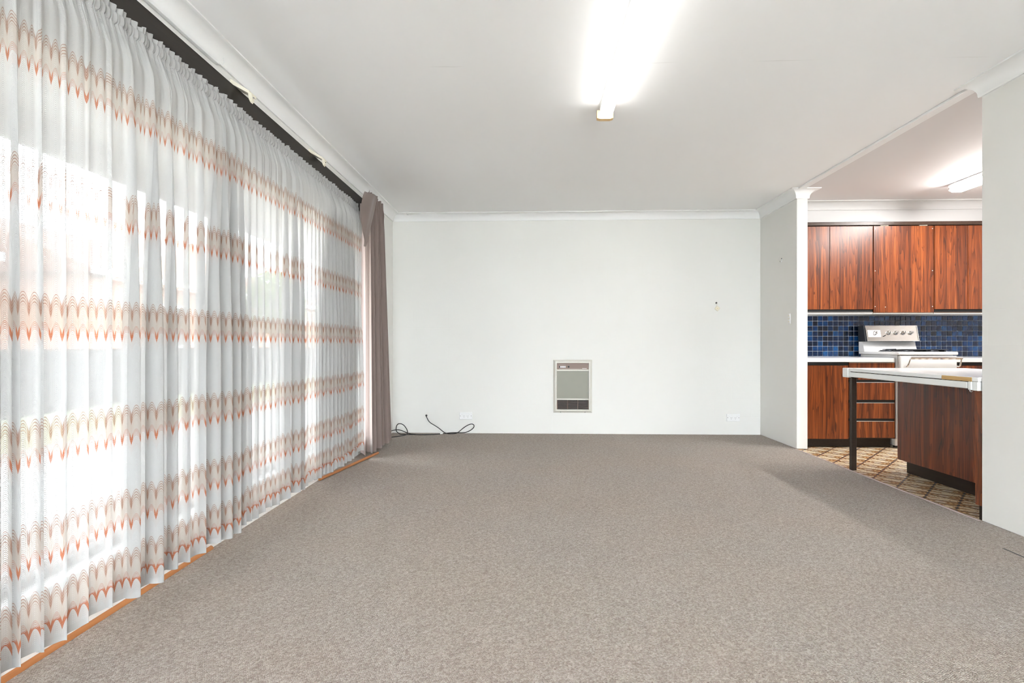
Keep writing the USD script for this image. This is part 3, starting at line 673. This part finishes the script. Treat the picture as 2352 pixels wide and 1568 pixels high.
cp = part(ht, 'control_panel', bx(ix0, ix1, YB - 0.020, YB - 0.004, 0.727, 0.801), 'heater_brown')
for k in range(6):
    bxx = 0.331 + k * 0.0128
    part(cp, 'button', cb(bxx, bxx + 0.0075, YB - 0.028, YB - 0.018, 0.748, 0.769, 0.0015), 'slot' if k == 0 else 'white_plastic')
part(cp, 'knob', lathe([[0, 0], [0.010, 0], [0.010, 0.004], [0.0062, 0.005], [0.0062, 0.012], [0, 0.012]], (0.437, YB - 0.019, 0.759), (0, -1, 0), 16), 'black_gap', smooth=40)
part(cp, 'print_line', cat(bx(0.331, 0.585, YB - 0.0206, YB - 0.0198, 0.7385, 0.7400), bx(0.589, 0.642, YB - 0.0206, YB - 0.0198, 0.7375, 0.7435), *[bx(0.331 + k * 0.013, 0.338 + k * 0.013, YB - 0.0206, YB - 0.0198, 0.7785, 0.7805) for k in range(6)]), 'heater_cream', label='pale printed line and lettering strip on the control panel')
part(ht, 'mesh_panel', bx(ix0, ix1, YB - 0.018, YB - 0.004, 0.400, 0.713), 'mesh_panel')
part(ht, 'vent_back', bx(ix0, ix1, YB - 0.008, YB - 0.003, 0.278, 0.386), 'black_gap')
for k in range(6): part(ht, 'vent_slat', cb(ix0, ix1, YB - 0.020, YB - 0.012, 0.291 + k * 0.0155, 0.2945 + k * 0.0155, 0.001), 'heater_brown')
for xq in (ix0 + 0.004, ix0 + 0.119, ix0 + 0.234, ix1 - 0.010): part(ht, 'vent_bar', cb(xq, xq + 0.005, YB - 0.022, YB - 0.010, 0.279, 0.384, 0.001), 'heater_brown')
for xq in (0.345, 0.622): part(ht, 'screw', cyl((xq, YB - 0.012, hz0 + 0.008), (xq, YB - 0.020, hz0 + 0.006), 0.004, 8), 'slot')

# ------------------------------------------------------------------ lamps
LX = 0.468
fl = thing('ceiling_light', (LX, 2.68, H), 'twin bare fluorescent tube batten on the living room ceiling', 'ceiling light')
part(fl, 'batten', extrude([(LX - 0.033, H), (LX - 0.033, H - 0.035), (LX - 0.022, H - 0.052), (LX + 0.022, H - 0.052), (LX + 0.033, H - 0.035), (LX + 0.033, H)], 'y', 2.06, 3.27), 'white_enamel')
for s in (-1, 1): part(fl, 'tube', cyl((LX + s * 0.026, 2.08, H - 0.076), (LX + s * 0.026, 3.262, H - 0.076), 0.0135, 20), 'tube_glow', smooth=40, label='glowing white fluorescent tube')
for y in (2.06, 3.262):
    e = part(fl, 'end_cap', extrude([(LX - 0.05, H - 0.04), (LX - 0.05, H - 0.088), (LX - 0.03, H - 0.094), (LX + 0.03, H - 0.094), (LX + 0.05, H - 0.088), (LX + 0.05, H - 0.04)], 'y', y, y + 0.034), 'aged_plastic', label='yellowed plastic end cap')
KX0, KX1 = 3.905, 4.035
kl = thing('ceiling_light', (3.97, 4.4, H), 'white box fluorescent light with glowing diffuser on the kitchen ceiling', 'ceiling light')
part(kl, 'base', cb(KX0, KX1, 3.74, 5.02, H - 0.036, H, 0.003), 'white_enamel')
part(kl, 'diffuser', extrude([(KX0 + 0.004, H - 0.036), (KX0 + 0.006, H - 0.058), (KX0 + 0.022, H - 0.074), (KX1 - 0.022, H - 0.074), (KX1 - 0.006, H - 0.058), (KX1 - 0.004, H - 0.036)], 'y', 3.75, 5.005), 'diffuser_glow', smooth=40)
for y in (3.745, 5.005): part(kl, 'end_plate', cb(KX0 + 0.002, KX1 - 0.002, y, y + 0.012, H - 0.062, H - 0.034, 0.002), 'white_enamel')

# ------------------------------------------------------------------ kitchen: wall cupboards
UF, UB = 5.515, KB - 0.012
zb_, zt_ = 1.372, 2.236
def wall_cupboard(label, x0, x1, doors, under):
    c = thing('wall_cupboard', ((x0 + x1) / 2, UB, 1.34), label, 'kitchen cupboard')
    part(c, 'carcass', bx(x0 + 0.001, x1 - 0.001, UF + 0.018, UB, 1.337, zt_), 'brown_trim')
    for a, b in doors: part(c, 'door', cb(a, b, UF, UF + 0.017, zb_, zt_ - 0.005, 0.0015), 'rosewood')
    part(c, 'finger_recess', bx(x0 + 0.002, x1 - 0.002, UF + 0.012, UF + 0.019, 1.344, zb_ + 0.004), 'black_gap')
    part(c, 'bottom_rail', cb(x0 + 0.002, x1 - 0.002, UF + 0.002, UF + 0.022, 1.335, 1.345, 0.001), 'brown_trim' if under == 'brown_trim' else 'silver')
    part(c, 'bottom_board', bx(x0 + 0.002, x1 - 0.002, UF + 0.004, UB, 1.326, 1.336), 'cabinet_underside')
    return c
wall_cupboard('rosewood laminate wall cupboard beside the nib wall with two plain doors', NIB_X + 0.006, 3.540, [(2.690, 3.100), (3.103, 3.538)], 'silver')
hd = thing('range_hood_cupboard', (3.84, UB, 1.33), 'rosewood panelled hood cupboard directly above the stove', 'kitchen cupboard')
part(hd, 'carcass', bx(3.544, 4.148, UF + 0.012, UB, 1.345, zt_), 'brown_trim')
part(hd, 'front_panel', cb(3.543, 4.146, UF - 0.004, UF + 0.011, 1.338, zt_ - 0.006, 0.0015), 'rosewood')
part(hd, 'bottom_board', bx(3.545, 4.147, UF + 0.004, UB, 1.326, 1.3445), 'cabinet_underside')
for xq, zq in ((3.557, 2.20), (3.557, 1.768), (3.557, 1.40), (4.133, 2.20), (4.133, 1.768), (4.133, 1.40), (3.66, 1.395)):
    part(hd, 'screw_cap', cyl((xq, UF - 0.003, zq), (xq, UF - 0.0065, zq), 0.0045, 8), 'white_plastic')
for xq in (3.65, 4.04): part(hd, 'hinge_clip', cb(xq - 0.04, xq + 0.04, UF - 0.010, UF + 0.002, zt_ - 0.006, zt_ - 0.001, 0.001), 'cream_plastic')
wall_cupboard('rosewood laminate wall cupboard at the right of the hood, partly hidden by the foreground wall', 4.154, 5.24, [(4.157, 4.488), (4.494, 4.86), (4.866, 5.236)], 'brown_trim')

# ------------------------------------------------------------------ kitchen: base units
BF = 5.21
bc = thing('base_cupboard', (2.90, KB, 0), 'rosewood base cupboard with one tall door next to the nib wall', 'kitchen cupboard')
part(bc, 'carcass', bx(2.686, 3.113, BF + 0.018, KB - 0.012, 0.09, 0.836), 'brown_trim')
part(bc, 'door', cb(2.688, 3.108, BF, BF + 0.017, 0.086, 0.804, 0.0015), 'rosewood')
part(bc, 'finger_recess', bx(2.688, 3.113, BF + 0.008, BF + 0.0185, 0.806, 0.837), 'black_gap')
part(bc, 'kickboard', bx(2.686, 3.113, 5.27, 5.285, 0, 0.09), 'dark_timber')
dr = thing('drawer_unit', (3.335, KB, 0), 'rosewood drawer unit with four drawers left of the stove', 'drawers')
part(dr, 'carcass', bx(3.115, 3.553, BF + 0.018, KB - 0.012, 0.09, 0.836), 'brown_trim')
part(dr, 'side_strip', cb(3.5515, 3.5545, BF + 0.002, BF + 0.0175, 0.09, 0.836, 0.001), 'rosewood')
for z0, z1 in ((0.665, 0.832), (0.469, 0.639), (0.287, 0.440), (0.100, 0.261)):
    d = part(dr, 'drawer', cb(3.118, 3.549, BF, BF + 0.016, z0, z1, 0.0015), 'rosewood')
    part(d, 'top_edge', cb(3.119, 3.548, BF - 0.0006, BF + 0.010, z1 - 0.0025, z1 + 0.0008, 0.0005), 'cabinet_underside')
for z0, z1 in ((0.6395, 0.6645), (0.4405, 0.4685), (0.2615, 0.2865)):
    part(dr, 'finger_recess', bx(3.119, 3.549, BF + 0.006, BF + 0.0185, z0, z1), 'black_gap')
part(dr, 'kickboard', bx(3.113, 3.545, 5.27, 5.285, 0, 0.09), 'dark_timber')
rb = thing('base_cupboard', (4.7, KB, 0), 'rosewood base cupboard at the right of the stove, mostly hidden behind the peninsula top', 'kitchen cupboard')
part(rb, 'carcass', bx(4.118, 5.24, BF + 0.018, KB - 0.012, 0.09, 0.836), 'brown_trim')
for a, b in ((4.120, 4.67), (4.674, 5.238)): part(rb, 'door', cb(a, b, BF, BF + 0.017, 0.086, 0.804, 0.0015), 'rosewood')
part(rb, 'finger_recess', bx(4.120, 5.238, BF + 0.008, BF + 0.0185, 0.806, 0.837), 'black_gap')
part(rb, 'kickboard', bx(4.118, 5.24, 5.27, 5.285, 0, 0.09), 'dark_timber')
def bench(x0, x1, label):
    b = thing('worktop', ((x0 + x1) / 2, KB, 0.86), label, 'worktop')
    part(b, 'board', cb(x0, x1, 5.192, KB - 0.012, 0.839, 0.877, 0.003), 'white_laminate')
    part(b, 'edging', cb(x0, x1, 5.188, 5.193, 0.838, 0.8755, 0.0015), 'white_edge')
bench(NIB_X + 0.006, 3.534, 'white laminate worktop between the nib wall and the stove')
bench(4.112, KR - 0.006, 'white laminate worktop at the right of the stove')

# ------------------------------------------------------------------ stove
sv = thing('stove', (3.82, 5.45, 0), 'white freestanding electric stove with chrome control panel below the hood', 'stove')
sx0, sx1, sy0, sy1 = 3.560, 4.092, 5.172, 5.755
part(sv, 'body', cb(sx0, sx1, sy0 + 0.02, sy1, 0.09, 0.905, 0.004), 'white_enamel')
part(sv, 'plinth', bx(sx0 + 0.01, sx1 - 0.01, sy0 + 0.06, sy1 - 0.01, 0.02, 0.09), 'white_enamel')
for xq in (sx0 + 0.03, sx1 - 0.03):
    for yq in (sy0 + 0.09, sy1 - 0.05): part(sv, 'foot', cyl((xq, yq, -0.002), (xq, yq, 0.022), 0.018, 12), 'black_rubber')
part(sv, 'cooktop', cb(3.541, 4.107, 5.150, sy1, 0.908, 0.938, 0.006), 'white_enamel')
gd = part(sv, 'grill_door', cb(sx0 + 0.004, 4.100, 5.154, 5.19, 0.66, 0.902, 0.008), 'white_enamel')
part(gd, 'door_handle', tube(smooth_path([(3.606, 5.150, 0.800), (3.608, 5.118, 0.806), (3.614, 5.104, 0.845), (3.622, 5.098, 0.876), (3.634, 5.098, 0.884)], 8), 0.007, 10), 'chrome', smooth=60)
part(gd, 'door_handle', tube(smooth_path([(4.094, 5.150, 0.800), (4.094, 5.118, 0.806), (4.092, 5.104, 0.845), (4.090, 5.098, 0.876), (4.086, 5.098, 0.884)], 8), 0.007, 10), 'chrome', smooth=60)
part(gd, 'handle_bar', cb(3.618, 4.106, 5.084, 5.110, 0.868, 0.893, 0.009), 'chrome')
od = part(sv, 'oven_door', cb(sx0 + 0.004, 4.088, 5.158, 5.19, 0.15, 0.645, 0.006), 'white_enamel')
part(od, 'door_handle', cb(3.62, 4.03, 5.12, 5.14, 0.60, 0.62, 0.006), 'chrome')
for xq in (3.63, 4.01): part(od, 'handle_post', cb(xq, xq + 0.014, 5.138, 5.16, 0.603, 0.617, 0.002), 'chrome')
# hob: four coil plates and a long dark trivet seen edge-on
for xq, yq, rq in ((3.69, 5.30, 0.09), (3.95, 5.30, 0.075), (3.69, 5.53, 0.075), (3.95, 5.53, 0.09)):
    hp = part(sv, 'hotplate', lathe([[0, 0], [rq, 0], [rq, 0.004], [rq - 0.01, 0.007], [0, 0.007]], (xq, yq, 0.938), (0, 0, 1), 28), 'dark_metal', smooth=40)
    part(hp, 'coil', tube([(xq + (0.02 + (rq - 0.03) * t) * math.cos(t * 18), yq + (0.02 + (rq - 0.03) * t) * math.sin(t * 18), 0.9475) for t in np.linspace(0, 1, 90)], 0.0045, 6), 'dark_metal', smooth=60)
part(sv, 'grill_tray', cat(cb(3.70, 4.085, 5.24, 5.62, 0.954, 0.962, 0.003), cb(3.60, 3.70, 5.40, 5.424, 0.954, 0.966, 0.004), *[bx(3.72 + k * 0.17, 3.735 + k * 0.17, 5.26, 5.60, 0.9375, 0.955) for k in range(3)]), 'dark_metal')
# back guard: white lower half, tilted bright control panel above
bgl = extrude([(5.655, 0.938), (5.690, 1.040), (5.752, 1.040), (5.752, 0.938)], 'x', 3.541, 4.085)
part(sv, 'backguard', bgl, 'white_enamel')
cpn = [(5.630, 1.042), (5.668, 1.208), (5.752, 1.208), (5.752, 1.042)]
part(sv, 'control_box', extrude(cpn, 'x', 3.535, 4.083), 'dark_metal')
nrm = np.array([0, -(1.208 - 1.042), (5.668 - 5.630)]); nrm = nrm / np.linalg.norm(nrm)
upv = np.array([0, 5.668 - 5.630, 1.208 - 1.042]); ul = np.linalg.norm(upv); upv /= ul
def on_panel(x, h, d=0.0): return np.array([x, 5.630, 1.042]) + upv * h + nrm * d
def panel_box(x0, x1, h0, h1, d0, d1, c=0.001):
    m = cb(x0, x1, -d1, -d0, h0, h1, c); v = m.vertices.copy()
    m.vertices = np.array([np.array([a[0], 5.630, 1.042]) + upv * a[2] + nrm * (-a[1]) for a in v]); trimesh.repair.fix_normals(m); return m
pn = part(sv, 'control_panel', panel_box(3.553, 4.080, 0.006, ul - 0.004, 0.0, 0.006), 'steel_panel')
part(pn, 'panel_frame', cat(panel_box(3.549, 4.084, ul - 0.006, ul, 0, 0.012), panel_box(3.549, 4.084, 0, 0.006, 0, 0.012), panel_box(3.549, 3.556, 0.006, ul - 0.006, 0, 0.012), panel_box(4.077, 4.084, 0.006, ul - 0.006, 0, 0.012)), 'chrome')
part(pn, 'dial_plate', panel_box(3.566, 3.700, 0.045, 0.122, 0.006, 0.008), 'white_plastic')
for xq in (3.640, 3.782, 3.858, 3.934, 4.012):
    part(pn, 'dial', lathe([[0, 0], [0.021, 0], [0.020, 0.008], [0.016, 0.012], [0.0145, 0.028], [0.010, 0.031], [0, 0.031]], on_panel(xq, 0.090, 0.007), nrm, 22), 'chrome', smooth=35)
    k = part(pn, 'dial_mark', panel_box(xq - 0.0015, xq + 0.0015, 0.080, 0.100, 0.037, 0.039, 0.0004), 'black_gap')
part(pn, 'toggle', cyl(on_panel(3.725, 0.055, 0.006), on_panel(3.733, 0.060, 0.026), 0.005, 10), 'black_rubber')
part(pn, 'print_mark', cat(*[panel_box(xq - 0.014, xq + 0.014, 0.122, 0.1245, 0.0058, 0.0066, 0.0002) for xq in (3.782, 3.858, 3.934, 4.012)]), 'white_plastic', label='short pale printed marks above the dials')

# ------------------------------------------------------------------ peninsula: cabinet, end panel, top with folding rail and leg
pc = thing('peninsula_cabinet', (3.2, 3.65, 0), 'dark rosewood peninsula cabinet behind the end of the foreground wall', 'kitchen cupboard')
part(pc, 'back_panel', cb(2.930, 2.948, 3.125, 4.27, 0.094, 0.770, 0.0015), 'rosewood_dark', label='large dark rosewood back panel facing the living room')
part(pc, 'carcass', bx(2.950, 3.50, 3.125, 4.262, 0.09, 0.770), 'brown_trim')
part(pc, 'kickboard', bx(2.970, 2.985, 3.125, 4.222, -0.002, 0.094), 'dark_timber')
part(pc, 'end_panel', cb(2.582, 2.948, 3.079, 3.121, 0.080, 0.738, 0.0015), 'rosewood', label='orange rosewood end panel at the foreground wall')
part(pc, 'end_kickboard', bx(2.588, 2.948, 3.083, 3.100, -0.002, 0.080), 'dark_timber')
pt = thing('worktop', (2.9, 3.7, 0.8), 'white laminate peninsula table top on one dark square leg', 'table top')
part(pt, 'board', cb(2.562, 3.52, 3.076, 4.360, 0.792, 0.8165, 0.003), 'white_laminate')
part(pt, 'edging', cb(2.558, 2.5625, 3.345, 4.30, 0.7925, 0.8155, 0.001), 'white_edge')
part(pt, 'raw_edge', cb(2.5585, 2.5625, 3.118, 3.338, 0.7905, 0.8145, 0.001), 'raw_board', label='bare timber where the edging has come off')
part(pt, 'rail', cb(2.556, 2.580, 3.146, 4.283, 0.748, 0.787, 0.004), 'white_edge', label='white rail under the front edge of the top')
part(pt, 'rail_end', cb(2.556, 2.590, 3.116, 3.142, 0.740, 0.7905, 0.004), 'white_edge')
part(pt, 'rail_end', cb(2.560, 2.60, 3.078, 3.114, 0.739, 0.7915, 0.003), 'white_edge')
part(pt, 'corner_block', cb(2.553, 2.600, 4.286, 4.362, 0.742, 0.8175, 0.005), 'white_edge')
part(pt, 'hinge_ring', tube([(2.566, 3.129 + 0.009 * math.cos(t), 0.737 + 0.007 * math.sin(t)) for t in np.linspace(math.pi, 2 * math.pi, 14)], 0.0016, 6), 'chrome')
part(pt, 'subframe', bx(2.572, 3.50, 3.146, 4.284, 0.772, 0.7922), 'dark_timber')  # dark slab colours in the shadow line between edging and rail
part(pt, 'leg', cb(2.580, 2.617, 4.277, 4.313, -0.002, 0.773, 0.002), 'dark_timber', label='dark stained square timber leg')
